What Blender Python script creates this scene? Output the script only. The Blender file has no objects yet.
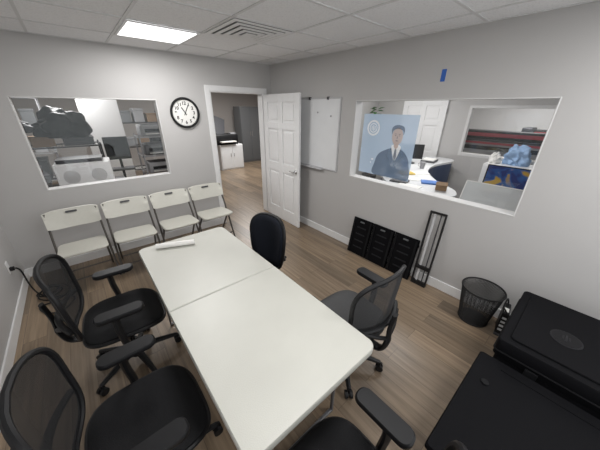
import bpy, bmesh, math, random
from mathutils import Vector, Matrix, noise
random.seed(4)
SC=bpy.context.scene
COL=SC.collection
H=2.44
# ---------------------------------------------------------------- materials
def newmat(name):
    m=bpy.data.materials.new(name); m.use_nodes=True
    nt=m.node_tree; b=nt.nodes['Principled BSDF']
    return m,nt,b
def mat(name,col,rough=.5,metal=0,noise=0,nscale=30,bump=0,bscale=200,spec=None):
    m,nt,b=newmat(name)
    b.inputs['Roughness'].default_value=rough; b.inputs['Metallic'].default_value=metal
    if spec is not None: b.inputs['Specular IOR Level'].default_value=spec
    c=(*col,1); b.inputs['Base Color'].default_value=c
    tc=nt.nodes.new('ShaderNodeTexCoord')
    n=nt.nodes.new('ShaderNodeTexNoise'); n.inputs['Scale'].default_value=nscale; n.inputs['Detail'].default_value=3
    nt.links.new(tc.outputs['Object'],n.inputs['Vector'])
    mx=nt.nodes.new('ShaderNodeMix'); mx.data_type='RGBA'
    k=noise if noise else .04
    mx.inputs[6].default_value=(*[v*(1-k) for v in col],1); mx.inputs[7].default_value=(*[min(1,v*(1+k)) for v in col],1)
    nt.links.new(n.outputs['Fac'],mx.inputs[0]); nt.links.new(mx.outputs[2],b.inputs['Base Color'])
    if bump:
        n2=nt.nodes.new('ShaderNodeTexNoise'); n2.inputs['Scale'].default_value=bscale
        nt.links.new(tc.outputs['Object'],n2.inputs['Vector'])
        bp=nt.nodes.new('ShaderNodeBump'); bp.inputs['Strength'].default_value=bump; bp.inputs['Distance'].default_value=.002
        nt.links.new(n2.outputs['Fac'],bp.inputs['Height']); nt.links.new(bp.outputs['Normal'],b.inputs['Normal'])
    return m
def glassy(name,col,alpha,gloss=.0,rough=.05):
    m=bpy.data.materials.new(name); m.use_nodes=True; nt=m.node_tree
    for n in list(nt.nodes): nt.nodes.remove(n)
    o=nt.nodes.new('ShaderNodeOutputMaterial'); t=nt.nodes.new('ShaderNodeBsdfTransparent')
    d=nt.nodes.new('ShaderNodeBsdfPrincipled'); d.inputs['Base Color'].default_value=(*col,1); d.inputs['Roughness'].default_value=rough
    if gloss: d.inputs['Metallic'].default_value=gloss
    x=nt.nodes.new('ShaderNodeMixShader'); x.inputs[0].default_value=alpha
    nt.links.new(t.outputs[0],x.inputs[1]); nt.links.new(d.outputs[0],x.inputs[2]); nt.links.new(x.outputs[0],o.inputs[0])
    return m
def emis(name,col,s):
    m,nt,b=newmat(name); b.inputs['Base Color'].default_value=(*col,1)
    b.inputs['Emission Color'].default_value=(*col,1); b.inputs['Emission Strength'].default_value=s
    return m

M={}
M['wall']=mat('wall_paint',(.49,.48,.472),.6,bump=.15,bscale=300,noise=.02,nscale=3)
M['wall2']=mat('wall_paint_other',(.42,.39,.37),.7)
M['white']=mat('white_trim',(.78,.78,.78),.4)
M['wframe']=mat('window_bead',(.64,.635,.63),.5)
M['door']=mat('white_door',(.80,.80,.80),.4)
M['table']=mat('blow_moulded_plastic',(.51,.507,.462),.38,bump=.3,bscale=250,noise=.07,nscale=4)
M['tableedge']=mat('table_frame_metal',(.2,.2,.21),.4,.6)
M['fplastic']=mat('folding_plastic',(.54,.53,.475),.45,bump=.2)
M['ftube']=mat('folding_tube',(.11,.10,.09),.35,.5)
M['black']=mat('black_plastic',(.009,.009,.010),.45,spec=.3)
M['blackm']=mat('black_metal',(.010,.010,.011),.5,.2)
M['fabric']=mat('black_fabric',(.011,.011,.012),.85,noise=.6,nscale=250,bump=.6,bscale=300,spec=.2)
M['greyfabric']=mat('grey_mesh_seat',(.065,.065,.066),.8,noise=.5,nscale=300,bump=.5,bscale=400,spec=.3)
M['navy']=mat('dark_navy_fabric',(.009,.011,.017),.85,noise=.4,nscale=250,spec=.2)
M['net']=glassy('mesh_fabric',(.013,.013,.014),.86,rough=.9)
M['netlight']=glassy('mesh_fabric_light',(.028,.028,.029),.84,rough=.9)
M['chrome']=mat('chrome',(.6,.6,.6),.2,1)
M['case']=mat('case_plastic',(.005,.005,.006),.65,spec=.07)
M['caseedge']=mat('case_edge',(.009,.009,.010),.55,spec=.12)
M['mark']=mat('emblem_grey',(.020,.020,.022),.6,spec=.1)
M['grey']=mat('grey_plastic',(.30,.30,.31),.5)
M['lgrey']=mat('light_grey_plastic',(.5,.5,.51),.5)
M['dgrey']=mat('dark_grey',(.045,.045,.05),.5)
M['steel']=mat('grey_steel',(.13,.135,.14),.45)
M['board']=mat('whiteboard_surface',(.76,.77,.78),.12,noise=.05,nscale=6)
M['paper']=mat('paper',(.80,.79,.76),.7)
M['blue']=mat('blue_tape',(.03,.12,.45),.6)
M['bluebag']=mat('blue_bag',(.07,.18,.48),.6,noise=.3,nscale=8)
M['paleblue']=mat('pale_blue_bag',(.30,.45,.68),.6,noise=.3,nscale=8)
M['counterblue']=mat('counter_blue_front',(.035,.06,.13),.45)
M['red']=mat('red_plastic',(.40,.04,.06),.4)
M['brown']=mat('cardboard',(.26,.17,.10),.8)
M['yellow']=mat('yellow_paper',(.6,.42,.08),.6)
M['maroon']=mat('maroon_box',(.12,.04,.035),.7)
M['green']=mat('plant_green',(.05,.16,.04),.6,noise=.4)
M['glass']=glassy('window_glass',(.9,.95,.95),.03,gloss=1,rough=.02)
M['lamp']=emis('lamp_diffuser',(1,1,1),2.2)
M['acrylic']=glassy('translucent_sheet',(.72,.74,.74),.7,rough=.4)

def floor_mat():
    m,nt,b=newmat('wood_planks'); L=nt.links
    tc=nt.nodes.new('ShaderNodeTexCoord'); mp=nt.nodes.new('ShaderNodeMapping'); mp.inputs['Rotation'].default_value=(0,0,math.radians(90))
    L.new(tc.outputs['Object'],mp.inputs['Vector'])
    br=nt.nodes.new('ShaderNodeTexBrick'); br.inputs['Scale'].default_value=1
    br.inputs['Brick Width'].default_value=1.25; br.inputs['Row Height'].default_value=.15
    br.inputs['Mortar Size'].default_value=.0012; br.inputs['Bias'].default_value=0
    br.inputs['Color1'].default_value=(0,0,0,1); br.inputs['Color2'].default_value=(1,1,1,1); br.inputs['Mortar'].default_value=(.5,.5,.5,1)
    br.offset=.37; L.new(mp.outputs[0],br.inputs['Vector'])
    mp2=nt.nodes.new('ShaderNodeMapping'); mp2.inputs['Scale'].default_value=(32,1.3,1)
    L.new(tc.outputs['Object'],mp2.inputs['Vector'])
    ad=nt.nodes.new('ShaderNodeVectorMath'); ad.operation='ADD'; L.new(mp2.outputs[0],ad.inputs[0])
    sc=nt.nodes.new('ShaderNodeVectorMath'); sc.operation='SCALE'; sc.inputs['Scale'].default_value=7; L.new(br.outputs['Color'],sc.inputs[0]); L.new(sc.outputs[0],ad.inputs[1])
    n=nt.nodes.new('ShaderNodeTexNoise'); n.inputs['Scale'].default_value=1; n.inputs['Detail'].default_value=7; n.inputs['Roughness'].default_value=.62; L.new(ad.outputs[0],n.inputs['Vector'])
    r=nt.nodes.new('ShaderNodeValToRGB'); L.new(n.outputs['Fac'],r.inputs[0])
    e=r.color_ramp.elements; e[0].position=.28; e[0].color=(.140,.101,.068,1); e[1].position=.75; e[1].color=(.325,.25,.178,1)
    r2=nt.nodes.new('ShaderNodeMix'); r2.data_type='RGBA'; r2.blend_type='MULTIPLY'; r2.inputs[0].default_value=1
    r3=nt.nodes.new('ShaderNodeMix'); r3.data_type='RGBA'; L.new(br.outputs['Color'],r3.inputs[0]); r3.inputs[6].default_value=(.74,.74,.74,1); r3.inputs[7].default_value=(1.18,1.15,1.10,1)
    L.new(r.outputs[0],r2.inputs[6]); L.new(r3.outputs[2],r2.inputs[7])
    r4=nt.nodes.new('ShaderNodeMix'); r4.data_type='RGBA'; L.new(br.outputs['Fac'],r4.inputs[0]); L.new(r2.outputs[2],r4.inputs[6]); r4.inputs[7].default_value=(.08,.06,.045,1)
    L.new(r4.outputs[2],b.inputs['Base Color']); b.inputs['Roughness'].default_value=.36
    bp=nt.nodes.new('ShaderNodeBump'); bp.inputs['Strength'].default_value=.10; bp.inputs['Distance'].default_value=.002; L.new(n.outputs['Fac'],bp.inputs['Height']); L.new(bp.outputs[0],b.inputs['Normal'])
    return m
M['floor']=floor_mat()
def ceil_mat():
    m,nt,b=newmat('ceiling_tile'); L=nt.links
    tc=nt.nodes.new('ShaderNodeTexCoord'); n=nt.nodes.new('ShaderNodeTexNoise'); n.inputs['Scale'].default_value=90; n.inputs['Detail'].default_value=4; L.new(tc.outputs['Object'],n.inputs['Vector'])
    r=nt.nodes.new('ShaderNodeValToRGB'); L.new(n.outputs['Fac'],r.inputs[0]); e=r.color_ramp.elements
    e[0].position=.36; e[0].color=(.76,.76,.77,1); e[1].position=.5; e[1].color=(.84,.84,.85,1)
    L.new(r.outputs[0],b.inputs['Base Color']); b.inputs['Roughness'].default_value=.9
    return m
M['ceil']=ceil_mat()
M['tbar']=mat('ceiling_bar',(.66,.66,.66),.5)
def print_mat():
    m,nt,b=newmat('printed_board'); L=nt.links
    tc=nt.nodes.new('ShaderNodeTexCoord'); n=nt.nodes.new('ShaderNodeTexNoise'); n.inputs['Scale'].default_value=6; n.inputs['Distortion'].default_value=1.2; n.inputs['Detail'].default_value=1; L.new(tc.outputs['Object'],n.inputs['Vector'])
    r=nt.nodes.new('ShaderNodeValToRGB'); L.new(n.outputs['Fac'],r.inputs[0]); e=r.color_ramp.elements
    e[0].position=.44; e[0].color=(.01,.03,.20,1); e[1].position=.62; e[1].color=(.65,.40,.04,1)
    x=r.color_ramp.elements.new(.55); x.color=(.02,.12,.42,1)
    L.new(r.outputs[0],b.inputs['Base Color']); return m
M['printed']=print_mat()

# ---------------------------------------------------------------- geometry helpers
def box(bm,c,s,R=None):
    mt=Matrix.Translation(Vector(c))
    if R is not None: mt=mt@R
    bmesh.ops.create_cube(bm,size=1,matrix=mt@Matrix.Diagonal((*s,1)))
def box2(bm,a,b):
    box(bm,[(a[i]+b[i])/2 for i in range(3)],[abs(b[i]-a[i]) for i in range(3)])
def cyl(bm,p1,p2,r1,r2=None,seg=16):
    p1=Vector(p1);p2=Vector(p2);d=p2-p1
    q=Vector((0,0,1)).rotation_difference(d.normalized()).to_matrix().to_4x4()
    bmesh.ops.create_cone(bm,cap_ends=True,segments=seg,radius1=r1,radius2=r1 if r2 is None else r2,depth=d.length,matrix=Matrix.Translation((p1+p2)/2)@q)
def tube(bm,pts,r,seg=8,closed=False,flat=1.0):
    pts=[Vector(p) for p in pts]; n=len(pts); rings=[]
    prev=None
    for i,p in enumerate(pts):
        if closed: t=(pts[(i+1)%n]-pts[i-1]).normalized()
        else: t=(pts[min(i+1,n-1)]-pts[max(i-1,0)]).normalized()
        if prev is None:
            a=Vector((0,0,1)) if abs(t.z)<.9 else Vector((0,1,0))
            nrm=t.cross(a).normalized()
        else:
            nrm=(prev-t*prev.dot(t)).normalized()
        prev=nrm; bi=t.cross(nrm)
        rr=r[i] if isinstance(r,(list,tuple)) else r
        rings.append([bm.verts.new(p+nrm*math.cos(2*math.pi*k/seg)*rr+bi*math.sin(2*math.pi*k/seg)*rr*flat) for k in range(seg)])
    m=n if closed else n-1
    for i in range(m):
        A=rings[i];B=rings[(i+1)%n]
        for k in range(seg): bm.faces.new((A[k],A[(k+1)%seg],B[(k+1)%seg],B[k]))
    if not closed:
        bm.faces.new(rings[0][::-1]); bm.faces.new(rings[-1])
def smooth_path(pts,n=6,closed=False):
    pts=[Vector(p) for p in pts]; out=[]; N=len(pts)
    rng=range(N) if closed else range(N-1)
    for i in rng:
        if closed: p0,p1,p2,p3=pts[i-1],pts[i],pts[(i+1)%N],pts[(i+2)%N]
        else: p0=pts[max(i-1,0)];p1=pts[i];p2=pts[i+1];p3=pts[min(i+2,N-1)]
        for k in range(n):
            t=k/n
            out.append(.5*((2*p1)+(-p0+p2)*t+(2*p0-5*p1+4*p2-p3)*t*t+(-p0+3*p1-3*p2+p3)*t**3))
    if not closed: out.append(pts[-1])
    return out
def rrect(w,d,r,n=6):
    o=[]
    for cx,cy,a0 in ((w/2-r,d/2-r,0),(-w/2+r,d/2-r,90),(-w/2+r,-d/2+r,180),(w/2-r,-d/2+r,270)):
        for k in range(n+1):
            a=math.radians(a0+90*k/n); o.append((cx+r*math.cos(a),cy+r*math.sin(a)))
    return o
def slab(bm,outline,z0,z1,mt=None,inset=0):
    zs=[(z0,inset),(z0+inset,0),(z1-inset,0),(z1,inset)] if inset else [(z0,0),(z1,0)]
    cx=sum(p[0] for p in outline)/len(outline); cy=sum(p[1] for p in outline)/len(outline)
    rings=[]
    for z,ins in zs:
        ring=[]
        for x,y in outline:
            d=math.hypot(x-cx,y-cy); k=(d-ins)/d
            v=Vector((cx+(x-cx)*k,cy+(y-cy)*k,z))
            if mt is not None: v=mt@v
            ring.append(bm.verts.new(v))
        rings.append(ring)
    n=len(outline)
    for A,B in zip(rings,rings[1:]):
        for k in range(n): bm.faces.new((A[k],A[(k+1)%n],B[(k+1)%n],B[k]))
    bm.faces.new(rings[0][::-1]); bm.faces.new(rings[-1])
def mk(name,bm,m,parent=None,smooth=False,bevel=0,sub=0,**props):
    bmesh.ops.recalc_face_normals(bm,faces=bm.faces)
    me=bpy.data.meshes.new(name); bm.to_mesh(me); bm.free()
    ms=m if isinstance(m,(list,tuple)) else [m]
    for x in ms: me.materials.append(M[x] if isinstance(x,str) else x)
    o=bpy.data.objects.new(name,me); COL.objects.link(o)
    if smooth:
        for p in me.polygons: p.use_smooth=True
        try: me.set_sharp_from_angle(angle=math.radians(40))
        except Exception: pass
    if bevel:
        b=o.modifiers.new('bevel','BEVEL'); b.width=bevel; b.segments=2; b.limit_method='ANGLE'
    if parent is not None: o.parent=parent
    for k,v in props.items(): o[k]=v
    return o
def empty(name,label,cat,loc=(0,0,0),rz=0,ry=0,rx=0,group=None):
    e=bpy.data.objects.new(name,None); COL.objects.link(e); e.empty_display_size=.1
    e.location=loc; e.rotation_euler=(rx,ry,rz); e['label']=label; e['category']=cat
    if group: e['group']=group
    return e
def clone(o,parent=None):
    c=o.copy(); COL.objects.link(c)
    if parent is not None:
        c.parent=parent; c.matrix_parent_inverse=o.matrix_parent_inverse.copy()
    for ch in list(o.children):
        clone(ch,c)
    return c
def NB(): return bmesh.new()
def struct(name,bm,m,**k):
    return mk(name,bm,m,kind='structure',**k)
def part(name,m,parent,*boxes,bevel=0):
    for a,b in boxes:
        bm=NB(); box2(bm,a,b); o=mk(name,bm,m,parent=parent,bevel=bevel)
    return o

# ---------------------------------------------------------------- room shell
def wall(name,axis,pos,thick,u0,u1,holes,m='wall',z1=H):
    us=sorted({u0,u1,*[h[0] for h in holes],*[h[1] for h in holes]}); zs=sorted({0,z1,*[h[2] for h in holes],*[h[3] for h in holes]})
    bm=NB()
    for a,b in zip(us,us[1:]):
        for c,d in zip(zs,zs[1:]):
            if any(h[0]<=a and b<=h[1] and h[2]<=c and d<=h[3] for h in holes): continue
            if axis=='y': box2(bm,(a,pos,c),(b,pos+thick,d))
            else: box2(bm,(pos,a,c),(pos+thick,b,d))
    bmesh.ops.remove_doubles(bm,verts=bm.verts,dist=1e-5)
    return struct(name,bm,m)
W1=(-3.05,-1.75,.955,1.90); DR=(-1.045,-.165,0,2.03); W2=(-3.56,-1.77,1.005,1.913); W3=(-3.35,-1.98,1.0,1.9)
bm=NB(); box2(bm,(-4.6,-5,-.1),(6.6,5.8,0)); struct('floor',bm,'floor')
bm=NB(); box2(bm,(-4.6,-5,H),(6.6,5.8,H+.1)); struct('ceiling',bm,'ceil')
wall('wall_back','y',0,.12,-3.5,0.12,[W1,DR])
wall('wall_right','x',0,.12,-5.0,0,[W2])
wall('wall_left','x',-3.62,.12,-5.0,.12,[])
wall('wall_reception_front','y',-5.0,.1,.12,6.5,[])
wall('wall_reception_back','y',0,.12,.12,6.5,[],'wall')
wall('wall_reception_far','x',3.1,.1,-4.9,0,[W3],'wall')
wall('wall_print_room','x',6.4,.1,-4.9,0,[],'white')
wall('wall_storage_far','y',5.4,.12,-4.5,3.2,[],'wall2')
wall('wall_storage_left','x',-4.5,.1,.12,5.4,[],'wall2')
wall('wall_storage_right','x',3.0,.1,.12,5.4,[],'wall2')
wall('wall_storage_front','y',0,.12,-4.5,-3.62,[],'wall2')
def bb(name,a,b):
    bm=NB(); box2(bm,a,b); struct(name,bm,'white',bevel=.004)
bb('baseboard_back',(-3.5,-.014,0),(-1.115,0,.11))
bb('baseboard_right',(-.014,-4.9,0),(0,0,.11))
bb('baseboard_left',(-3.5,-4.9,0),(-3.486,0,.11))
bb('baseboard_corner',(-.095,-.014,0),(-.014,0,.11))
bb('baseboard_storage',(-4.4,5.386,0),(3.0,5.4,.11))
bm=NB()
for y0,y1 in((-.018,0),(.12,.138)):
    box2(bm,(-1.115,y0,0),(-1.045,y1,2.10)); box2(bm,(-.165,y0,0),(-.095,y1,2.10)); box2(bm,(-1.045,y0,2.03),(-.165,y1,2.10))
box2(bm,(-1.045,-.01,0),(-1.03,.13,2.03)); box2(bm,(-.18,-.01,0),(-.165,.13,2.03)); box2(bm,(-1.03,-.01,2.015),(-.18,.13,2.03))
struct('trim_1',bm,'white',bevel=.004)
def grid(name,x0,x1,y0,y1,ox,oy):
    bm=NB(); w=.022
    k=math.ceil((x0-ox)/.61)
    while ox+k*.61<x1:
        x=ox+k*.61; box2(bm,(x-w/2,y0,H-.006),(x+w/2,y1,H)); k+=1
    k=math.ceil((y0-oy)/.61)
    while oy+k*.61<y1:
        y=oy+k*.61; box2(bm,(x0,y-w/2,H-.005),(x1,y+w/2,H)); k+=1
    box2(bm,(x0,y0,H-.006),(x0+.02,y1,H)); box2(bm,(x1-.02,y0,H-.006),(x1,y1,H)); box2(bm,(x0,y0,H-.006),(x1,y0+.02,H)); box2(bm,(x0,y1-.02,H-.006),(x1,y1,H))
    struct(name,bm,'tbar')
grid('trim_2',-3.5,0,-4.9,0,-1.52,-.53)
grid('trim_3',.12,3.1,-4.9,0,.4,-.53)
grid('trim_4',-4.4,3.0,.12,5.4,-1.55,.5)
def window(name,axis,pos,th,h,fw=.010):
    u0,u1,z0,z1=h; bm=NB()
    a=pos-.003; b=pos+th+.003
    def bx(p0,p1,q0,q1):
        if axis=='y': box2(bm,(p0,a,q0),(p1,b,q1))
        else: box2(bm,(a,p0,q0),(b,p1,q1))
    bx(u0,u0+fw,z0,z1);bx(u1-fw,u1,z0,z1);bx(u0+fw,u1-fw,z0,z0+fw);bx(u0+fw,u1-fw,z1-fw,z1)
    o=struct(name,bm,'wframe',bevel=.003)
    bm=NB(); m=pos+th*.6
    if axis=='y': box2(bm,(u0+fw,m,z0+fw),(u1-fw,m+.004,z1-fw))
    else: box2(bm,(m,u0+fw,z0+fw),(m+.004,u1-fw,z1-fw))
    mk('glass_pane',bm,'glass',parent=o)
window('window_1','y',0,.12,W1); window('window_2','x',0,.12,W2); window('window_3','x',3.1,.1,W3,.05)

# ---------------------------------------------------------------- door
def panel_door(name,loc,rz,w=.88,h=2.01,handle=True):
    bm=NB(); T=.036
    st=.11; rails=[(0,.22),(.86,1.0),(1.52,1.62),(h-.11,h)]
    xs=[(0,st),(w/2-.05,w/2+.05),(w-st,w)]
    for a,b in xs: box2(bm,(a,-T/2,0.008),(b,T/2,h))
    for c,d in rails:
        box2(bm,(st,-T/2,max(c,.008)),(w/2-.05,T/2,d)); box2(bm,(w/2+.05,-T/2,max(c,.008)),(w-st,T/2,d))
    for (x0,x1) in ((st,w/2-.05),(w/2+.05,w-st)):
        for (c,d) in ((.22,.86),(1.0,1.52),(1.62,h-.11)):
            box2(bm,(x0,-T/2+.014,c),(x1,T/2-.014,d))
            box2(bm,(x0+.035,-T/2+.004,c+.035),(x1-.035,T/2-.004,d-.035))
    o=struct(name,bm,'door',bevel=.004); o.location=loc; o.rotation_euler=(0,0,rz)
    if handle:
        for s in (-1,1):
            bm=NB(); x=w-.065; z=.93
            cyl(bm,(x,s*T/2,z),(x,s*(T/2+.008),z),.03,seg=20); cyl(bm,(x,s*(T/2+.008),z),(x,s*(T/2+.045),z),.011)
            tube(bm,smooth_path([(x,s*(T/2+.045),z),(x-.04,s*(T/2+.05),z),(x-.11,s*(T/2+.045),z)]),.009)
            mk('door_handle',bm,'chrome',parent=o,smooth=True)
        for z in (.2,1.0,1.8):
            bm=NB(); cyl(bm,(-.006,0,z-.045),(-.006,0,z+.045),.008,seg=10); mk('hinge',bm,'chrome',parent=o,smooth=True)
    return o
panel_door('door_1',(-.178,-.06,0),math.radians(-91.2),w=.92)
panel_door('door_2',(3.07,-1.6,0),math.radians(90),w=.92,h=2.0)

# ---------------------------------------------------------------- ceiling fixtures
def panel_light(x,y,power,label='square flush ceiling light panel with glowing diffuser',w=.59):
    o=empty('ceiling_light',label,'ceiling light',(x,y,H),group='flush ceiling light panels')
    part('light_frame','white',o,((-w/2,-w/2,-.014),(w/2,-w/2+.02,-.006)),((-w/2,w/2-.02,-.014),(w/2,w/2,-.006)),((-w/2,-w/2+.02,-.014),(-w/2+.02,w/2-.02,-.006)),((w/2-.02,-w/2+.02,-.014),(w/2,w/2-.02,-.006)))
    part('diffuser','lamp',o,((-w/2+.02,-w/2+.02,-.012),(w/2-.02,w/2-.02,-.007)))
    l=bpy.data.lights.new('panel_lamp','AREA'); l.shape='SQUARE'; l.size=w-.05; l.energy=power; l.color=(1,.99,.98)
    lo=bpy.data.objects.new('panel_lamp',l); COL.objects.link(lo); lo.parent=o; lo.location=(0,0,-.02)
panel_light(-1.825,-.835,24)
panel_light(-1.825,-3.275,17)
panel_light(-.605,-4.495,16)
panel_light(-3.04,-4.495,7)
panel_light(1.3,-2.4,27); panel_light(1.9,-1.0,18)
panel_light(4.8,-2.6,45)
panel_light(-2.6,2.3,46); panel_light(-.9,1.1,9); panel_light(1.0,3.0,66)

o=empty('air_vent','white square ceiling air diffuser with nested louvres','vent',(-1.215,-1.445,H))
for i,s in enumerate((.58,.46,.34,.22,.10)):
    bm=NB(); z0=-.004-.004*i
    h=s/2; t=.042 if i<4 else .049
    for a,b in (((-h,-h),(h,-h+t)),((-h,h-t),(h,h)),((-h,-h+t),(-h+t,h-t)),((h-t,-h+t),(h,h-t))):
        box2(bm,(*a,z0-.008),(*b,z0-.003))
    mk('louvre',bm,'white',parent=o,bevel=.002)
part('duct_opening','steel',o,((-.28,-.28,-.0065),(.28,.28,-.001)))

# ---------------------------------------------------------------- clock
def text_mesh(txt,size,loc,rot,m,parent,name='numeral',ext=.0006,align='CENTER',off=.0):
    c=bpy.data.curves.new('t','FONT'); c.body=txt; c.size=size; c.align_x=align; c.align_y='CENTER'; c.extrude=ext; c.offset=off
    t=bpy.data.objects.new('t',c); COL.objects.link(t)
    dg=bpy.context.evaluated_depsgraph_get(); me=bpy.data.meshes.new_from_object(t.evaluated_get(dg))
    bpy.data.objects.remove(t); me.materials.clear(); me.materials.append(M[m])
    o=bpy.data.objects.new(name,me); COL.objects.link(o); o.location=loc; o.rotation_euler=rot; o.parent=parent; return o
ck=empty('wall_clock','round wall clock with black rim and white face','clock',(-1.425,0,1.745))
bm=NB(); n=64
pro=[(.186,0),(.193,-.02),(.186,-.035),(.172,-.035),(.162,-.022),(.162,-.012)]
vs=[[bm.verts.new((r*math.cos(2*math.pi*i/n),y,r*math.sin(2*math.pi*i/n))) for r,y in pro] for i in range(n)]
for i in range(n):
    for k in range(len(pro)-1): bm.faces.new((vs[i][k],vs[i][k+1],vs[(i+1)%n][k+1],vs[(i+1)%n][k]))
mk('clock_rim',bm,'black',parent=ck,smooth=True)
bm=NB(); cyl(bm,(0,0,0),(0,-.014,0),.163,seg=64); mk('clock_face',bm,'paper',parent=ck)
for k in range(12):
    a=math.radians(90-30*(k+1)); text_mesh(str(k+1),.056,(.118*math.cos(a),-.0155,.118*math.sin(a)),(math.radians(90),0,0),'black',ck,off=.0015)
bm=NB()
for k in range(60):
    a=math.radians(6*k); R=Matrix.Rotation(-a,4,'Y'); c=Vector((.153*math.cos(a),-.015,.153*math.sin(a)))
    box(bm,c,(.012 if k%5==0 else .006,.001,.003),R)
mk('minute_track',bm,'black',parent=ck)
def hand(nm,ang,l,w,y):
    bm=NB(); a=math.radians(90-ang); d=Vector((math.cos(a),0,math.sin(a))); R=Matrix.Rotation(-a,4,'Y')
    box(bm,Vector((0,y,0))+d*(l/2-.015),(l+.03,.0015,w),R); mk(nm,bm,'black',parent=ck)
hand('hour_hand',-30,.08,.012,-.017); hand('minute_hand',28,.115,.008,-.019)

# ---------------------------------------------------------------- whiteboard + tape
wb=empty('whiteboard','wall-mounted whiteboard with aluminium frame beside the door','whiteboard',(0,-.94,1.03))
part('board_surface','board',wb,((-.012,-.60,0),(0,.60,.91)))
bm=NB()
for a,b in (((-.02,-.61,-.01),(-.0,-.595,.92)),((-.02,.595,-.01),(0,.61,.92)),((-.02,-.595,-.01),(0,.595,.006)),((-.02,-.595,.904),(0,.595,.92))): box2(bm,a,b)
mk('board_frame',bm,'lgrey',parent=wb,bevel=.002)
part('pen_tray','lgrey',wb,((-.07,-.35,-.02),(-.0,.35,-.008)))
part('board_clip','dgrey',wb,((-.026,-.40,.895),(-.0,-.37,.93)),((-.026,-.05,.895),(-.0,-.02,.93)),bevel=.002)
for y,z in ((-.45,.70),(-.2,.74)):
    bm=NB(); cyl(bm,(-.012,y,z),(-.02,y,z),.010,seg=16); mk('board_magnet',bm,'grey',parent=wb)
bm=NB(); box2(bm,(-.0015,-.02,-.048),(0,.02,.048)); t=mk('masking_tape',bm,'blue',label='short strip of blue tape stuck on the wall',category='tape'); t.location=(0,-2.72,2.10)

# ---------------------------------------------------------------- table
tb=empty('folding_table','long white plastic fold-in-half table with rounded corners','table',(-2.139,-2.54,0))
for s in (1,-1):
    bm=NB(); r=.05; w=.372; L=.91
    pts=[(-w,.003),(w,.003)]
    for cx,cy,a0 in ((w-r,L-r,0),(-w+r,L-r,90)):
        for k in range(7):
            a=math.radians(a0+90*k/6); pts.append((cx+r*math.cos(a),cy+r*math.sin(a)))
    slab(bm,[(x*s,y*s) for x,y in pts],.697,.74,inset=.006)
    mk('tabletop_half',bm,'table',parent=tb,smooth=True)
part('table_rail','tableedge',tb,((-.16,-.8,.672),(-.136,.8,.697)),((.136,-.8,.672),(.16,.8,.697)))
for s in (-1,1):
    bm=NB(); y=s*.72
    tube(bm,[(-.27,y,.68),(-.3,y,.45),(-.3,y,.012),(.3,y,.012),(.3,y,.45),(.27,y,.68)],.013)
    tube(bm,[(-.3,y,.4),(.3,y,.4)],.009); tube(bm,[(0,y,.4),(0,s*.3,.68)],.009)
    mk('table_leg',bm,'tableedge',parent=tb,smooth=True)
for x in (-.25,.25):
    bm=NB(); cyl(bm,(x-.05,0,.69),(x+.05,0,.69),.008); mk('table_hinge',bm,'tableedge',parent=tb)
part('seam_bar','black',tb,((-.36,-.012,.69),(.36,.012,.6965)))
pr=empty('paper_roll','loosely rolled sheet of white paper on the table','paper roll',(-2.245,-1.775,.74+.024),rz=math.radians(-22))
bm=NB(); P=[]; N=60
for i in range(N+1):
    a=2*math.pi*2.4*i/N; r=.024-.009*i/N
    P.append((r*math.cos(a-1.57),r*math.sin(a-1.57)))
A=[bm.verts.new((-.15,p[0],p[1])) for p in P]; B=[bm.verts.new((.15,p[0],p[1])) for p in P]
for i in range(N): bm.faces.new((A[i],A[i+1],B[i+1],B[i]))
mk('paper_sheet',bm,'paper',parent=pr,smooth=True)

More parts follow.
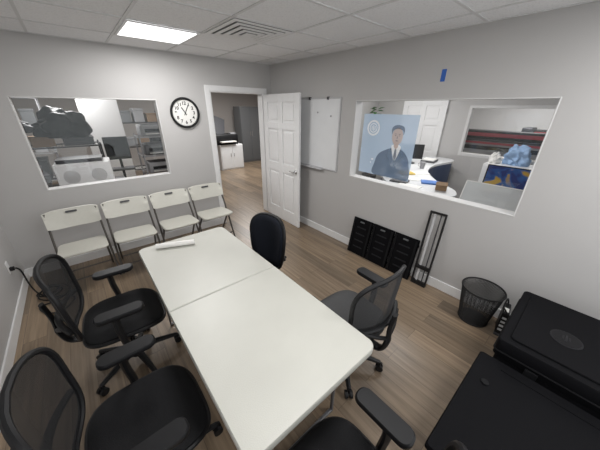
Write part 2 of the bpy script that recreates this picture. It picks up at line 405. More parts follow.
# ---------------------------------------------------------------- office chair
def office_chair(mf='net',seatm='fabric',solid=False,bw=.248,ex=3.4,arms=True):
    o=empty('office_chair','','office chair')
    def bp(u,v):
        z=.735+v*.24
        w=bw+.022*v
        x=u*w
        y=-.235-.07*(z-.5)/.5-.03*math.cos((z-.62)*5)+.08*(u*u)
        return Vector((x,y,z))
    def sup(t,k=1,e=ex):
        c=math.cos(t);s=math.sin(t)
        return (math.copysign(abs(c)**(2/e),c)*k,math.copysign(abs(s)**(2/e),s)*k)
    n=48
    bm=NB(); rings=[]
    c0=bm.verts.new(bp(0,0))
    for k in (.25,.5,.75,.98):
        rings.append([bm.verts.new(bp(*sup(2*math.pi*i/n,k))) for i in range(n)])
    for i in range(n): bm.faces.new((c0,rings[0][i],rings[0][(i+1)%n]))
    for A,B in zip(rings,rings[1:]):
        for i in range(n): bm.faces.new((A[i],B[i],B[(i+1)%n],A[(i+1)%n]))
    back=mk('backrest',bm,'navy' if solid else mf,parent=o,smooth=True)
    if solid:
        s=back.modifiers.new('s','SOLIDIFY'); s.thickness=.03
    bm=NB(); tube(bm,[bp(*sup(2*math.pi*i/n,1)) for i in range(n)],.0135,closed=True)
    mk('back_frame',bm,'black',parent=back,smooth=True)
    bm=NB(); tube(bm,[bp(u/6,-.42)+Vector((0,-.02,0)) for u in range(-6,7)],.018,flat=.6)
    mk('lumbar_bar',bm,'black',parent=back,smooth=True)
    bm=NB(); tube(bm,smooth_path([(0,-.06,.40),(0,-.20,.395),(0,-.30,.42),(0,-.335,.51),(0,-.335,.62),(0,-.35,.74)]),[.034]*10+[.03]*10+[.024]*11,seg=10,flat=.55)
    for s in (-1,1): tube(bm,smooth_path([(0,-.33,.53),(s*.08,-.315,.58),(s*.17,-.27,.63)]),.013)
    mk('back_support',bm,'black',parent=back,smooth=True)
    bm=NB(); prof=[(.80,.43),(.97,.438),(1.0,.45),(.985,.466),(.93,.474),(.7,.472),(.4,.464),(.15,.461)]
    rings=[]
    for k,z in prof:
        R=[]
        for i in range(n):
            x,y=sup(2*math.pi*i/n,k,3.6); x*=.242; y*=.235
            dz=-.03*max(0,(y-.1)/.14)**2+.014*(x/.24)**2
            R.append(bm.verts.new((x,y+.01,z+dz)))
        rings.append(R)
    for A,B in zip(rings,rings[1:]):
        for i in range(n): bm.faces.new((A[i],A[(i+1)%n],B[(i+1)%n],B[i]))
    bm.faces.new(rings[0][::-1]); bm.faces.new(rings[-1])
    seat=mk('seat',bm,seatm,parent=o,smooth=True)
    bm=NB(); tube(bm,[Vector((sup(2*math.pi*i/n,1,3.6)[0]*.243,sup(2*math.pi*i/n,1,3.6)[1]*.236+.01,.447-.03*max(0,(sup(2*math.pi*i/n,1,3.6)[1]*.235-.1)/.14)**2+.014*sup(2*math.pi*i/n,1,3.6)[0]**2)) for i in range(n)],.012,closed=True)
    mk('seat_frame',bm,'black',parent=seat,smooth=True)
    bm=NB(); box(bm,(0,-.02,.40),(.2,.26,.05)); tube(bm,[(.09,0,.40),(.24,.02,.405)],.006)
    mk('seat_mechanism',bm,'black',parent=o,bevel=.01)
    for s in (-1,1) if arms else ():
        bm=NB(); tube(bm,smooth_path([(s*.14,-.01,.405),(s*.24,-.01,.41),(s*.285,-.01,.46),(s*.282,-.02,.56),(s*.27,-.02,.66)]),.020,seg=10,flat=1.5)
        a=mk('arm',bm,'black',parent=o,smooth=True)
        bm=NB(); slab(bm,rrect(.085,.26,.035),.658,.690,Matrix.Translation((s*.268,.01,0)),inset=.008); mk('arm_pad',bm,'black',parent=a,smooth=True)
    bm=NB(); cyl(bm,(0,0,.07),(0,0,.22),.03); cyl(bm,(0,0,.22),(0,0,.38),.017)
    mk('gas_column',bm,'black',parent=o,smooth=True)
    bm=NB(); cyl(bm,(0,0,.065),(0,0,.125),.045,.04)
    tips=[]
    for k in range(5):
        a=math.radians(72*k+17); d=Vector((math.cos(a),math.sin(a),0))
        tube(bm,[d*.02+Vector((0,0,.11)),d*.15+Vector((0,0,.10)),d*.29+Vector((0,0,.075))],[.026,.022,.015],seg=8,flat=.9); tips.append((d,a))
    base=mk('star_base',bm,'black',parent=o,smooth=True)
    for d,a in tips:
        bm=NB(); c=d*.29; ax=Vector((-d.y,d.x,0))
        for s in (-1,1): cyl(bm,c+ax*(s*.008)+Vector((0,0,.027)),c+ax*(s*.026)+Vector((0,0,.027)),.027,seg=18)
        cyl(bm,c+Vector((0,0,.03)),c+Vector((0,0,.075)),.009); cyl(bm,c-ax*.01+Vector((0,0,.027)),c+ax*.01+Vector((0,0,.027)),.014)
        mk('caster',bm,'black',parent=base,smooth=True)
    return o
G='office chairs around the table'
def place(o,x,y,deg,label):
    o.location=(x,y,0); o.rotation_euler=(0,0,math.radians(deg)); o['label']=label; o['group']=G
c1=office_chair('net')
place(c1,-2.73,-2.01,-93,'black mesh-back office chair with armrests near the wall outlet')
c2=clone(c1); place(c2,-2.755,-2.885,-90,'black mesh-back office chair pulled close to the long table edge')
c3=office_chair('netlight','greyfabric',bw=.23); place(c3,-1.50,-3.05,-2,'black mesh office chair with greyish mesh seat beside the table')
c4=clone(c1); place(c4,-2.26,-3.65,0,'black office chair tucked under the short end of the table')
c5=office_chair('net',solid=True,bw=.208,ex=3.0,arms=False); place(c5,-1.82,-2.235,99,'dark navy office chair tucked under the table')

# ---------------------------------------------------------------- folding chairs
def folding_chair():
    o=empty('folding_chair','white plastic folding chair with grey tubular legs against the wall','folding chair',group='folding chairs in a row')
    for s in (-1,1):
        bm=NB(); tube(bm,smooth_path([(s*.215,-.13,.79),(s*.218,-.09,.66),(s*.222,.03,.42),(s*.228,.20,.012)]),.0115,flat=1.3); mk('front_leg',bm,'ftube',parent=o,smooth=True)
        bm=NB(); tube(bm,[(s*.195,.12,.415),(s*.20,-.19,.012)],.0105,flat=1.3); mk('rear_leg',bm,'ftube',parent=o,smooth=True)
    for pts in ([(-.227,.165,.1),(.227,.165,.1)],[(-.2,-.15,.065),(.2,-.15,.065)]):
        bm=NB(); tube(bm,pts,.009); mk('cross_bar',bm,'ftube',parent=o,smooth=True)
    bm=NB(); nx=14; nz=6; V={}
    for f in (0,1):
        for i in range(nx+1):
            for j in range(nz+1):
                u=i/nx*2-1; v=j/nz
                x=u*.235*(1-.03*(1-v)); 
                zz=.625+v*.185-(.018*abs(u)**6)*(1 if v>.5 else -1)
                y=-.065-.075*v+.0-.028*(1-u*u)+(.022 if f else 0)
                V[f,i,j]=bm.verts.new((x,y,zz))
    for f in (0,1):
        for i in range(nx):
            for j in range(nz): bm.faces.new((V[f,i,j],V[f,i+1,j],V[f,i+1,j+1],V[f,i,j+1]))
    for i in range(nx):
        for j in (0,nz): bm.faces.new((V[0,i,j],V[0,i+1,j],V[1,i+1,j],V[1,i,j]))
    for j in range(nz):
        for i in (0,nx): bm.faces.new((V[0,i,j],V[0,i,j+1],V[1,i,j+1],V[1,i,j]))
    bk=mk('backrest',bm,'fplastic',parent=o,smooth=True)
    bm=NB(); slab(bm,rrect(.10,.020,.009),-.016,.016,Matrix.Translation((0,-.137,.775))@Matrix.Rotation(math.radians(22+90),4,'X')); mk('handle_slot',bm,'dgrey',parent=bk)
    bm=NB(); slab(bm,rrect(.425,.41,.07),0,.026,Matrix.Translation((0,.10,.425))@Matrix.Rotation(math.radians(4),4,'X'),inset=.008)
    mk('seat',bm,'fplastic',parent=o,smooth=True)
    return o
f=folding_chair()
fx=[(-2.90,-.45,181),(-2.405,-.445,179),(-1.905,-.44,181),(-1.415,-.43,180)]
for i,(x,y,r) in enumerate(fx):
    q=f if i==0 else clone(f)
    q.location=(x,y,0); q.rotation_euler=(0,0,math.radians(r))

# ---------------------------------------------------------------- leaning black panel unit
lp=empty('metal_panel_set','three flat black metal panels joined and leaning against wall','metal panel',(-.125,-2.41,0),ry=math.radians(11))
W=.92; Hh=.5
for k in (-1,0,1):
    c=k*W/3
    bm=NB(); box2(bm,(0,c-.148,0),(.022,c+.148,Hh))
    pn=mk('panel',bm,'case',parent=lp,bevel=.003)
    part('panel_rib','caseedge',pn,((-.012,c-.138,.02),(0,c-.115,Hh-.02)),((-.012,c+.115,.02),(0,c+.138,Hh-.02)))
    part('panel_slot','mark',pn,*[((-.004,c-.07,.10+.09*j),(0,c+.07,.115+.09*j)) for j in range(4)])
    part('panel_bracket','steel',pn,((-.014,c-.03,Hh-.05),(0,c+.03,Hh-.035)))
part('joining_bar','caseedge',lp,((.022,-W/2,.06),(.03,W/2,.09)),((.022,-W/2,Hh-.09),(.03,W/2,Hh-.06)))
tf=empty('narrow_metal_frame','tall narrow black metal frame with pale inner strip leaning on wall','metal frame',(-.115,-2.98,0),ry=math.radians(6.3))
w=.075; h=.87
part('side_rail','blackm',tf,((0,-w-.008,0),(.03,-w+.006,h)),((0,w-.006,0),(.03,w+.008,h)),bevel=.002)
part('end_rail','blackm',tf,((0,-w+.006,h-.02),(.03,w-.006,h)),((0,-w+.006,0),(.03,w-.006,.05)),bevel=.002)
part('inner_strip','lgrey',tf,((.012,.018,.05),(.018,.042,h-.02)))
part('bracket','blackm',tf,((-.004,-w+.006,.20),(.024,w-.006,.24)),bevel=.002)
bm=NB(); cyl(bm,(.014,-.03,.05),(.014,-.03,h-.02),.006,seg=10); mk('inner_rod',bm,'dgrey',parent=tf,smooth=True)

# ---------------------------------------------------------------- wire waste basket
wbk=empty('waste_basket','black wire mesh waste basket beside the wall','waste bin',(-.19,-3.57,0))
bm=NB(); n=96; m=36; V=[]
for j in range(m+1):
    t=j/m; r=.118+.047*t
    V.append([bm.verts.new((r*math.cos(2*math.pi*i/n),r*math.sin(2*math.pi*i/n),.01+.34*t)) for i in range(n)])
for j in range(m):
    for i in range(n): bm.faces.new((V[j][i],V[j][(i+1)%n],V[j+1][(i+1)%n],V[j+1][i]))
o=mk('wire_mesh',bm,'blackm',parent=wbk); wm=o.modifiers.new('w','WIREFRAME'); wm.thickness=.0036; wm.use_replace=True
bm=NB(); tube(bm,[(.166*math.cos(2*math.pi*i/40),.166*math.sin(2*math.pi*i/40),.352) for i in range(40)],.007,closed=True); mk('rim',bm,'blackm',parent=wbk,smooth=True)
bm=NB(); tube(bm,[(.119*math.cos(2*math.pi*i/40),.119*math.sin(2*math.pi*i/40),.008) for i in range(40)],.007,closed=True); mk('base_ring',bm,'blackm',parent=wbk,smooth=True)
bm=NB(); cyl(bm,(0,0,.004),(0,0,.012),.117,seg=40); mk('bin_base',bm,'blackm',parent=wbk)

ps=empty('power_supply','small black power unit with pale switches and cables by wall','power supply',(-.15,-3.775,0),rz=math.radians(8))
part('unit_body','black',ps,((-.10,-.022,.02),(.09,.03,.24)),bevel=.008)
for k in range(4): part('pale_switch','lgrey',ps,((-.104,-.012,.06+k*.042),(-.1,.018,.078+k*.042)))
part('top_label','paper',ps,((-.06,-.012,.24),(.0,.02,.242)))
part('foot','dgrey',ps,((-.11,-.02,0),(-.07,.03,.02)),((.06,-.02,0),(.09,.03,.02)))
bm=NB(); tube(bm,smooth_path([(-.08,.0,.24),(-.12,.02,.29),(-.02,.03,.26),(.06,.02,.3),(.05,0,.24)]),.006); mk('power_cord',bm,'black',parent=ps,smooth=True)

# ---------------------------------------------------------------- big black cases
def case(name,label,x0,x1,y0,y1,h,lip,r=.02):
    o=empty(name,label,'case',((x0+x1)/2,(y0+y1)/2,0)); w=x1-x0; d=y1-y0
    bm=NB(); slab(bm,rrect(w-.03,d-.03,r),.015,h-lip,inset=.006); mk('case_body',bm,'case',parent=o,smooth=True)
    for sx in (-1,1):
        for sy in (-1,1): 
            bm=NB(); cyl(bm,(sx*(w/2-.08),sy*(d/2-.08),0),(sx*(w/2-.08),sy*(d/2-.08),.015),.025); mk('foot',bm,'black',parent=o)
    bm=NB(); slab(bm,rrect(w,d,r+.005),h-lip,h,inset=.008)
    mk('case_lid',bm,'case',parent=o,smooth=True)
    return o
ct=case('equipment_case','tall black boxy equipment case with round emblem on top',-.965,-.24,-4.62,-3.825,.525,.13)
bm=NB(); slab(bm,rrect(.62,.70,.03),.525,.536,inset=.006); mk('raised_top',bm,'case',parent=ct,smooth=True)
bm=NB(); tube(bm,[Vector((x,y,.44)) for x,y in rrect(.729,.799,.025)],.005,closed=True,seg=6); mk('lid_seam',bm,'caseedge',parent=ct,smooth=True)
bm=NB(); cyl(bm,(-.06,.12,.534),(-.06,.12,.539),.076,seg=40); mk('lid_emblem',bm,'mark',parent=ct,bevel=.002)
bm=NB(); cyl(bm,(-.06,.12,.539),(-.06,.12,.541),.068,seg=40); mk('emblem_disc',bm,'caseedge',parent=ct)
bm=NB(); box(bm,(-.06,.12,.542),(.07,.010,.002)); box(bm,(-.06,.135,.542),(.04,.008,.002)); box(bm,(-.06,.105,.542),(.04,.008,.002)); mk('emblem_mark',bm,'mark',parent=ct)
for y in (-.25,.2): part('latch','caseedge',ct,((-.374,y-.03,.33),(-.362,y+.03,.42)),bevel=.003)
cl=case('storage_case','low wide plain black storage case with round lid knob',-1.78,-.99,-4.62,-3.775,.393,.04,.012)
bm=NB(); cyl(bm,(.16,.335,.392),(.16,.335,.402),.020,seg=20); mk('lid_knob',bm,'caseedge',parent=cl,bevel=.003)
part('lid_ridge','case',cl,((-.34,-.38,.392),(-.32,.34,.398)),((.32,-.38,.392),(.34,.30,.398)),bevel=.002)

# ---------------------------------------------------------------- outlet and cable
ol=empty('wall_outlet','white wall outlet plate with black plug','outlet',(-3.5,-.45,.37))
part('outlet_plate','white',ol,((0,-.037,-.06),(.006,.037,.06)),bevel=.003)
part('plug','black',ol,((.006,-.018,-.04),(.04,.018,-.005)),bevel=.004)
bm=NB()
tube(bm,smooth_path([(-3.455,-.45,.348),(-3.43,-.45,.30),(-3.42,-.46,.12),(-3.38,-.50,.010),(-3.28,-.62,.010),(-3.20,-.52,.010),(-3.30,-.42,.012),(-3.40,-.52,.014),(-3.30,-.60,.020),(-3.22,-.46,.016),(-3.33,-.38,.010),(-3.38,-.60,.018),(-3.24,-.72,.012),(-3.13,-.60,.012),(-3.2,-.45,.018),(-3.34,-.48,.026),(-3.30,-.66,.022),(-3.16,-.70,.012),(-3.1,-.82,.010),(-3.2,-.96,.010),(-3.32,-.9,.010),(-3.36,-.76,.012),(-3.2,-.8,.018),(-3.24,-1.0,.012)],8),.007)
mk('power_cable',bm,'black',smooth=True,label='tangled black power cable lying on the floor',category='cable')

# ---------------------------------------------------------------- translucent print on window 2
M['film']=glassy('translucent_film',(.62,.76,.92),.56,rough=.4)
M['filmdark']=glassy('film_dark_print',(.10,.15,.23),.58,rough=.4)
M['filmmid']=glassy('film_mid_print',(.26,.35,.47),.4,rough=.4)
M['filmskin']=glassy('film_skin_print',(.70,.56,.50),.75,rough=.4)
M['filmwhite']=glassy('film_white_print',(.98,.99,1),.85,rough=.4)
fp=empty('window_print','translucent blue portrait poster on the window glass','poster',(.045,-2.22,1.43))
part('print_sheet','film',fp,((0,-.34,-.34),(.002,.34,.34)))
def flat(nm,pts,m,x,dx=.07):
    bm=NB(); bm.faces.new([bm.verts.new((x,-a-dx,b)) for a,b in pts]); mk(nm,bm,m,parent=fp)
def sm(pts): return [(p.x,p.y) for p in smooth_path([(a,b,0) for a,b in pts],5,closed=True)]
def ell(cx,cy,rx,ry,k=20): return [(cx+rx*math.cos(2*math.pi*i/k),cy+ry*math.sin(2*math.pi*i/k)) for i in range(k)]
flat('printed_jacket',sm([(-.20,-.33),(-.19,-.20),(-.15,-.09),(-.03,-.02),(.05,-.01),(.14,-.02),(.21,-.08),(.245,-.16),(.26,-.33),(.05,-.335)]),'filmdark',-.002)
flat('printed_collar',sm([(.02,.03),(.10,.03),(.12,-.01),(.065,-.14),(.01,-.01)]),'filmwhite',-.0028)
flat('printed_neck',[(.03,.06),(.09,.06),(.085,.01),(.06,-.02),(.035,.01)],'filmskin',-.003)
flat('printed_tie',[(.052,-.015),(.072,-.015),(.082,-.10),(.065,-.14),(.045,-.10)],'filmdark',-.0032)
flat('printed_lapel',[(.0,.0),(.01,-.02),(.06,-.16),(.05,-.22),(-.04,-.10)],'filmmid',-.0034)
flat('printed_lapel',[(.12,.0),(.13,-.02),(.17,-.10),(.08,-.22),(.07,-.16)],'filmmid',-.0034)
flat('printed_face',sm([(.06+.064*math.cos(a),.12+.092*math.sin(a)) for a in [2*math.pi*i/14 for i in range(14)]]),'filmskin',-.0036)
flat('printed_hair',sm([(-.007,.14),(-.018,.19),(.005,.225),(.06,.238),(.12,.222),(.137,.18),(.127,.14),(.118,.18),(.06,.198),(.005,.18)]),'filmdark',-.0045)
for ex in (.037,.083):
    flat('printed_eye',ell(ex,.128,.009,.004,12),'filmdark',-.0046)
    flat('printed_brow',ell(ex,.145,.014,.003,12),'filmdark',-.0046)
flat('printed_mouth',ell(.06,.075,.018,.0045,12),'filmdark',-.0046)
flat('printed_nose',[(.056,.125),(.064,.125),(.068,.098),(.052,.098)],'filmmid',-.0046)
bm=NB()
def ring(bm,R0,R1):
    v0=[bm.verts.new((-.003,.19-R0*math.cos(2*math.pi*i/36),.19+R0*math.sin(2*math.pi*i/36))) for i in range(36)]
    v1=[bm.verts.new((-.003,.19-R1*math.cos(2*math.pi*i/36),.19+R1*math.sin(2*math.pi*i/36))) for i in range(36)]
    for i in range(36): bm.faces.new((v0[i],v1[i],v1[(i+1)%36],v0[(i+1)%36]))
ring(bm,.066,.086); ring(bm,.042,.052)
for a in (-.02,.0,.02): box(bm,(-.003,.19+a,.19),(.001,.010,.06-abs(a)))
mk('printed_emblem',bm,'filmwhite',parent=fp)
for j,(a,b) in enumerate(((-.30,-.12),(-.30,-.16))):
    part('printed_line','filmwhite',fp,((-.0032,-a-.07-.06,-.17-.04*j),(-.0022,-b+.02,-.155-.04*j)))

# ---------------------------------------------------------------- reception room
rc=empty('reception_counter','long curved white reception counter with dark blue front','counter',(0,0,0))
cpts=[(.22,-2.45),(.5,-2.0),(1.1,-1.55),(1.9,-1.38),(2.7,-1.45),(3.0,-1.75),(2.8,-2.05),(2.1,-2.0),(1.5,-2.15),(1.0,-2.5),(.7,-2.85),(.4,-2.9)]
sp=[(p.x,p.y) for p in smooth_path([(a,b,0) for a,b in cpts],5,closed=True)]
def ribbon(bm,outl,z0,z1):
    R=[[bm.verts.new((x,y,z)) for x,y in outl] for z in (z0,z1)]
    n=len(outl)
    for i in range(n): bm.faces.new((R[0][i],R[0][(i+1)%n],R[1][(i+1)%n],R[1][i]))
    bm.faces.new(R[0][::-1]); bm.faces.new(R[1])
    bmesh.ops.triangulate(bm,faces=[f for f in bm.faces if len(f.verts)>4])
bm=NB(); ribbon(bm,sp,.895,.93); mk('countertop',bm,'board',parent=rc)
cc=Vector((1.5,-2.0))
bm=NB(); ribbon(bm,[(x+(cc.x-x)*.05,y+(cc.y-y)*.05) for x,y in sp],0,.895); mk('counter_body',bm,'counterblue',parent=rc)
dv=empty('desk_device','small black card device on the counter','device',(.75,-1.93,.93),rz=.5)
bm=NB(); box(bm,(0,0,.04),(.2,.15,.08)); mk('device_body',bm,'black',parent=dv,bevel=.01)
bm=NB(); box(bm,(-.02,0,.11),(.17,.13,.04),Matrix.Rotation(.3,4,'Y')); mk('device_screen',bm,'dgrey',parent=dv,bevel=.004)
def monitor(x,y,rz,label):
    o=empty('desk_monitor',label,'monitor',(x,y,.93),rz=rz)
    bm=NB(); cyl(bm,(0,0,0),(0,0,.012),.09,seg=24); mk('monitor_base',bm,'black',parent=o)
    bm=NB(); cyl(bm,(0,0,.012),(0,0,.12),.014); mk('monitor_neck',bm,'black',parent=o)
    part('monitor_screen','black',o,((-.015,-.2,.08),(.015,.2,.33)),bevel=.004)
monitor(1.9,-1.62,.6,'black computer monitor standing on the counter')
def tray(x,y,rz,label):
    dv=empty('counter_tray',label,'tray',(x,y,.93),rz=rz)
    part('tray_body','dgrey',dv,((-.17,-.12,0),(.17,.12,.03)),bevel=.004)
    part('paper_stack','paper',dv,((-.14,-.1,.03),(.14,.1,.045)))
tray(1.15,-1.76,.6,'shallow dark tray with papers on the counter')
tray(2.35,-1.78,.2,'dark paper tray at the far counter end')
for x,y,m,l in ((1.5,-1.75,'bluebag','blue cup on the counter'),(1.6,-2.0,'grey','grey cup on the counter')):
    o=empty('cup',l,'cup',(x,y,.93)); bm=NB(); cyl(bm,(0,0,0),(0,0,.11),.032,.042,seg=20); mk('cup_body',bm,m,parent=o,smooth=True)
    bm=NB(); tube(bm,smooth_path([(0,.038,.085),(0,.07,.08),(0,.068,.04),(0,.035,.03)]),.005); mk('cup_handle',bm,m,parent=o,smooth=True)
for x,y,rz in ((.82,-2.20,.3),(.42,-2.4,.1),(1.25,-2.12,.8)):
    bm=NB(); box2(bm,(-.10,-.14,0),(.10,.14,.008)); o=mk('paper_stack',bm,'paper',label='small stack of papers lying on the counter',category='papers'); o.location=(x,y,.93); o.rotation_euler=(0,0,rz)
for m,x,y,rz,l in (('bluebag',.80,-2.50,.5,'blue folder lying on the counter'),('yellow',1.05,-2.02,.9,'yellow folder lying on the counter'),('dgrey',.55,-2.2,.2,'dark folder lying on the counter')):
    bm=NB(); box2(bm,(-.08,-.11,0),(.08,.11,.02)); o=mk('folder',bm,m,label=l,category='folder'); o.location=(x,y,.93); o.rotation_euler=(0,0,rz)
cb=empty('cardboard_box','small open brown cardboard box on the counter','box',(.60,-2.72,.931),rz=.4)
bm=NB(); box(bm,(0,0,.04),(.13,.12,.08)); mk('box_body',bm,'brown',parent=cb,bevel=.003)
bm=NB(); box(bm,(-.075,0,.09),(.06,.12,.004),Matrix.Rotation(-.6,4,'Y')); mk('box_flap',bm,'brown',parent=cb)
cbn=empty('low_cabinet','dark low cabinet below the interior window','cabinet',(.62,-3.5,0))
part('cabinet_body','dgrey',cbn,((-.3,-.6,0),(.3,.52,.88)),bevel=.004)
for y in (-.31,.23): part('cabinet_door','grey',cbn,((.3,y-.27,.05),(.315,y+.27,.85)),bevel=.003)
pb=empty('printed_board','blue and yellow printed board standing on cabinet','board',(.80,-3.36,.881),ry=.12)
part('board_print','printed',pb,((0,-.28,0.01),(.02,.28,.38)))
part('board_edge','black',pb,((-.004,-.292,.01),(.024,-.28,.39)),((-.004,.28,.01),(.024,.292,.39)),((-.004,-.28,.38),(.024,.28,.39)))
ws=empty('clear_sheet','pale translucent plastic sheet leaning on the cabinet top','sheet',(.40,-3.36,.885),ry=math.radians(24))
part('sheet_panel','acrylic',ws,((0,-.36,0),(.008,.36,.26)))
part('sheet_edge','paper',ws,((-.002,-.365,.255),(.010,.365,.265)),((-.002,.355,0),(.010,.365,.255)))
def heap(name,label,cat,loc,sx,sy,sz,m,seed,fine=.14):
    bm=NB(); bmesh.ops.create_icosphere(bm,subdivisions=5,radius=1)
    for v in bm.verts:
        c=v.co.copy()
        n=noise.noise(c*1.5+Vector((seed,0,0)))*.4+noise.noise(c*3.2+Vector((0,seed,0)))*fine
        v.co*=1+n; v.co.z=max(v.co.z,-.55)
        v.co=Vector((v.co.x*sx,v.co.y*sy,(v.co.z+.55)*sz))
    o=mk(name,bm,m,smooth=True,label=label,category=cat); o.location=loc; return o
sc=empty('side_cabinet','white waist-high cabinet against the far wall','cabinet',(2.8,-3.1,0))
part('cabinet_body','white',sc,((-.25,-.5,0),(.25,.5,1.0)),bevel=.004)
for y in (-.25,.25): part('cabinet_door','board',sc,((-.265,y-.24,.04),(-.25,y+.24,.96)),bevel=.003)
heap('plastic_bag','small crumpled pale blue plastic bag on a cabinet','bag',(2.8,-2.98,1.0),.13,.17,.19,'paleblue',3,.3)
heap('paper_bag','small crumpled white bag beside the blue one','bag',(2.72,-2.70,1.0),.09,.08,.11,'paper',5,.3)
pl=empty('potted_plant','green leafy potted plant in the corner','plant',(2.7,-.25,0))
bm=NB(); cyl(bm,(0,0,0),(0,0,.35),.14,.18,seg=24); mk('pot',bm,'dgrey',parent=pl,smooth=True)
bm=NB(); cyl(bm,(0,0,.35),(0,0,1.5),.02,.012); mk('stem',bm,'brown',parent=pl,smooth=True)
bm=NB()
for k in range(60):
    a=random.uniform(0,6.28); z=random.uniform(1.0,1.95); l=random.uniform(.14,.22)
    d=Vector((math.cos(a),math.sin(a),random.uniform(-.2,.6))).normalized(); s=Vector((-math.sin(a),math.cos(a),0))*.035; b0=Vector((0,0,z-.1))
    vs=[bm.verts.new(b0),bm.verts.new(b0+d*l*.5+s),bm.verts.new(b0+d*l+Vector((0,0,-.05))),bm.verts.new(b0+d*l*.5-s)]; bm.faces.new(vs)
mk('foliage',bm,'green',parent=pl,kind='stuff')
def plotter(loc,w,label):
    o=empty('wide_format_printer',label,'printer',loc)
    for s in (-1,1):
        bm=NB(); box2(bm,(-.25,s*(w/2-.12)-.03,0),(.25,s*(w/2-.12)+.03,.06)); box2(bm,(-.05,s*(w/2-.12)-.03,.06),(.05,s*(w/2-.12)+.03,.95))
        mk('stand_leg',bm,'dgrey',parent=o)
        bm=NB(); slab(bm,rrect(.54,.20,.05),.98,1.46,Matrix.Translation((0,s*(w/2-.05),0)),inset=.02); mk('end_housing',bm,'dgrey',parent=o,smooth=True)
    bm=NB(); slab(bm,rrect(.44,w-.28,.05),.95,1.22,inset=.02); mk('printer_body',bm,'grey',parent=o,smooth=True)
    part('front_strip','red',o,((-.235,-w/2+.17,1.16),(-.218,w/2-.17,1.20)))
    part('output_slot','black',o,((-.235,-w/2+.17,1.04),(-.218,w/2-.17,1.12)))
    bm=NB(); slab(bm,rrect(.40,w-.28,.05),1.24,1.42,inset=.03); mk('printer_cover',bm,'blackm',parent=o,smooth=True)
    part('cover_strip','red',o,((-.212,-w/2+.18,1.31),(-.196,w/2-.18,1.38)))
    bm=NB(); cyl(bm,(-.3,-w/2+.2,.86),(-.3,w/2-.2,.86),.07,seg=20); mk('media_roll',bm,'paper',parent=o,smooth=True)
    bm=NB(); cyl(bm,(-.26,-w/2+.17,1.24),(-.26,w/2-.17,1.24),.02,seg=14); mk('feed_roller',bm,'dgrey',parent=o,smooth=True)
    return o
plotter((4.3,-2.35,0),2.0,'long red and black wide format printer on a stand')
plotter((5.6,-3.3,0),1.6,'wide format printer with red strip near the white wall')

# ---------------------------------------------------------------- storage room
def shelf(loc,w,d,levels,m,label,rz=0):
    o=empty('storage_shelf',label,'shelf',loc,rz=rz)
    for sx in (-1,1):
        for sy in (-1,1):
            bm=NB(); cyl(bm,(sx*(w/2-.015),sy*(d/2-.015),0),(sx*(w/2-.015),sy*(d/2-.015),levels[-1]+.03),.012,seg=10); mk('post',bm,m,parent=o,smooth=True)
    for z in levels:
        bm=NB(); 
        box2(bm,(-w/2,-d/2,z-.02),(w/2,-d/2+.012,z)); box2(bm,(-w/2,d/2-.012,z-.02),(w/2,d/2,z))
        box2(bm,(-w/2,-d/2,z-.02),(-w/2+.012,d/2,z)); box2(bm,(w/2-.012,-d/2,z-.02),(w/2,d/2,z))
        k=-w/2
        while k<w/2-.03:
            k+=.035; box2(bm,(k,-d/2,z-.008),(k+.005,d/2,z))
        mk('shelf_board',bm,m,parent=o)
    return o
def bx(name,label,cat,c,s,m,rz=0,lid=None):
    o=empty(name,label,cat,c,rz=rz); part('box_body',m,o,((-s[0]/2,-s[1]/2,0),(s[0]/2,s[1]/2,s[2]*.85)),bevel=.006)
    part('box_lid',lid or m,o,((-s[0]/2-.008,-s[1]/2-.008,s[2]*.85),(s[0]/2+.008,s[1]/2+.008,s[2])),bevel=.005); return o
shelf((-3.0,1.75,0),1.3,.5,[.35,.8,1.25],'dgrey','dark wire storage shelf stacked with boxes and clothing')
bx('storage_box','maroon storage box on the wire shelf','box',(-3.38,1.75,1.25),(.32,.35,.20),'maroon',0,'dgrey')
bx('storage_box','brown cardboard box on the wire shelf','box',(-3.05,1.75,1.25),(.26,.35,.14),'brown',.1)
bx('storage_box','dark box under the clothing','box',(-2.62,1.75,1.25),(.38,.38,.12),'dgrey')
bx('storage_box','grey storage box on the middle shelf','box',(-3.3,1.7,.80),(.45,.38,.28),'steel')
bx('storage_box','dark box on the middle shelf','box',(-2.75,1.7,.80),(.4,.38,.25),'dgrey',.05,'steel')
heap('clothing_pile','big heap of black clothing on top of boxes','clothes',(-2.76,1.75,1.37),.33,.22,.27,'black',9,.22)
heap('clothing_pile','crumpled dark grey clothing on the maroon box','clothes',(-3.3,1.75,1.45),.2,.16,.12,'dgrey',21,.22)
shelf((-3.6,3.2,0),1.2,.45,[.5,1.0,1.5,1.95],'grey','tall grey wire shelf with assorted supplies')
for k in range(12):
    bx('supply_box','small supply box on the tall wire shelf','box',(-4.05+.1+(k%4)*.25,3.2,(1.0,1.5,1.95)[k//4]),(.18,.3,.2+.06*(k%3)),['dgrey','steel','maroon','blackm','grey'][(k*3)%5])
wt=empty('work_table','grey work table behind the interior window','table',(-2.75,.85,0))
part('tabletop','grey',wt,((-.75,-.35,.74),(.55,.35,.77)),bevel=.004)
for sx in (-.7,.5):
    for sy in (-.3,.3):
        bm=NB(); cyl(bm,(sx,sy,0),(sx,sy,.74),.018,seg=10); mk('leg',bm,'dgrey',parent=wt,smooth=True)
wmn=empty('heating_machine','white boxy machine with perforated round vents','machine',(-2.66,.88,.77),rz=-.08)
part('machine_body','white',wmn,((-.31,-.2,0),(.31,.2,.34)),bevel=.012)
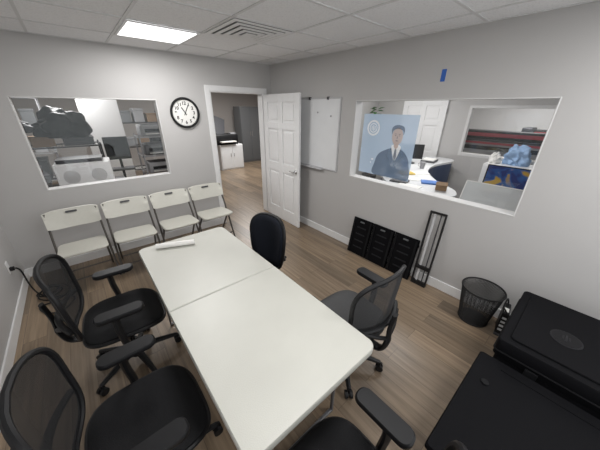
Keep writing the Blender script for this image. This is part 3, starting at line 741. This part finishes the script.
for x in (-.15,.15):
    bm=NB()
    for r,k in ((.02,6),(.04,11),(.06,16),(.08,20)):
        for i in range(k):
            a=2*math.pi*i/k; cyl(bm,(x+r*math.cos(a),-.2005,.17+r*math.sin(a)),(x+r*math.cos(a),-.203,.17+r*math.sin(a)),.007,seg=6)
    mk('round_vent',bm,'dgrey',parent=wmn,kind='stuff')
bx('storage_box','folded dark boxes on the work table','box',(-3.25,.9,.77),(.35,.4,.12),'dgrey',.1,'steel')
bx('storage_box','stacked grey flat box on the work table','box',(-3.24,.9,.89),(.33,.38,.10),'steel',.2,'dgrey')
bx('storage_box','maroon flat box on the stack','box',(-3.26,.9,.99),(.30,.34,.08),'maroon',.05,'dgrey')
bx('storage_box','black flat box on the machine','box',(-2.68,.9,1.11),(.5,.3,.05),'dgrey',-.1,'steel')
pt=empty('partition_panel','tall white partition panel','partition',(-2.17,2.5,0),rz=.1)
part('panel','white',pt,((-.31,-.02,.02),(.31,.02,1.98)),bevel=.004)
part('foot','grey',pt,((-.31,-.2,0),(-.26,.2,.02)),((.26,-.2,0),(.31,.2,.02)))
shelf((-1.3,3.2,0),1.1,.45,[.5,1.0,1.5],'dgrey','dark wire shelf with boxes behind the partition')
for k in range(8):
    bx('supply_box','small supply box on the dark wire shelf','box',(-1.7+(k%4)*.25,3.2,(1.0,1.5)[k//4]),(.19,.3,.18+.05*(k%3)),['grey','dgrey','brown','steel','blackm'][(k*2)%5])
mn=empty('monitor_stand','black monitor on a slim floor stand','monitor',(-2.16,1.45,0),rz=-.1)
bm=NB(); cyl(bm,(0,0,0),(0,0,.03),.2,seg=24); cyl(bm,(0,.03,.03),(0,.03,1.1),.02); mk('stand_pole',bm,'black',parent=mn,smooth=True)
part('monitor_panel','black',mn,((-.17,-.02,1.0),(.17,.02,1.36)),bevel=.005)
part('keyboard_tray','dgrey',mn,((-.18,-.1,.82),(.18,.12,.85)))
shelf((-1.62,1.2,0),.54,.45,[.45,.78,1.08,1.38],'grey','light wire rack holding small printers')
for z,m in ((.78,'grey'),(1.08,'steel'),(1.38,'grey')):
    o=empty('desktop_printer','small desktop printer with paper tray on the rack','printer',(-1.62,1.2,z))
    bm=NB(); slab(bm,rrect(.42,.34,.03),0,.17,inset=.01); mk('printer_body',bm,m,parent=o,smooth=True)
    part('paper_tray','paper',o,((-.15,-.21,.03),(.15,-.16,.04)))
    part('output_slot','black',o,((-.15,-.174,.06),(.15,-.168,.11)))
    part('scanner_lid','dgrey',o,((-.17,-.1,.17),(.17,.12,.178)))
fc=empty('file_cabinet','tall dark grey steel storage cabinet','cabinet',(2.17,4.75,0))
part('cabinet_body','steel',fc,((-.36,-.25,0),(.36,.25,1.85)),bevel=.006)
for x in (-.18,.18):
    d=part('cabinet_door','steel',fc,((x-.168,-.265,.06),(x+.168,-.25,1.80)),bevel=.004)
    part('handle','chrome',d,((x*.2-.01,-.285,.9),(x*.2+.01,-.265,1.05)))
wc=empty('white_cabinet','white low cabinet under a printer','cabinet',(1.02,4.05,0))
part('cabinet_body','white',wc,((-.38,-.3,0),(.38,.3,.76)),bevel=.006)
for x in (-.185,.185):
    d=part('cabinet_door','board',wc,((x-.175,-.312,.04),(x+.175,-.3,.73)),bevel=.004)
    part('handle','chrome',d,((x*.3-.008,-.325,.4),(x*.3+.008,-.312,.5)))
lp2=empty('label_printer','dark open printer with raised angled tray on cabinet','printer',(.92,4.05,.76))
bm=NB(); slab(bm,rrect(.78,.5,.06),0,.30,inset=.03); mk('printer_body',bm,'black',parent=lp2,smooth=True)
bm=NB(); box(bm,(-.14,.10,.54),(.52,.035,.60),Matrix.Rotation(.35,4,'Y')@Matrix.Rotation(-.5,4,'X')); mk('raised_tray',bm,'dgrey',parent=lp2,bevel=.005)
part('paper_tray','paper',lp2,((-.25,-.38,.08),(.25,-.24,.11)),bevel=.003)
part('control_panel','grey',lp2,((.15,-.2,.30),(.33,-.05,.34)),bevel=.003)

# ---------------------------------------------------------------- world, camera
w=bpy.data.worlds.new('w'); SC.world=w; w.use_nodes=True
w.node_tree.nodes['Background'].inputs[0].default_value=(.96,.98,1,1); w.node_tree.nodes['Background'].inputs[1].default_value=1.35  # ambient fill added: even background light enters where the near wall is left out
yaw,pt_,ro,f=.7087,.4353,.0114,251.6778
fw=Vector((math.sin(yaw)*math.cos(pt_),math.cos(yaw)*math.cos(pt_),-math.sin(pt_))); ri=Vector((math.cos(yaw),-math.sin(yaw),0)); up=ri.cross(fw)
r2=ri*math.cos(ro)+up*math.sin(ro); u2=-ri*math.sin(ro)+up*math.cos(ro)
cd=bpy.data.cameras.new('camera'); co=bpy.data.objects.new('camera',cd); COL.objects.link(co)
cd.sensor_fit='HORIZONTAL'; cd.sensor_width=36; cd.lens=36*f/600; cd.clip_start=.02
mw=Matrix((r2,u2,-fw)).transposed().to_4x4(); mw.translation=Vector((-2.6587,-3.8755,1.8232)); co.matrix_world=mw
SC.camera=co
SC.view_settings.view_transform='Standard'
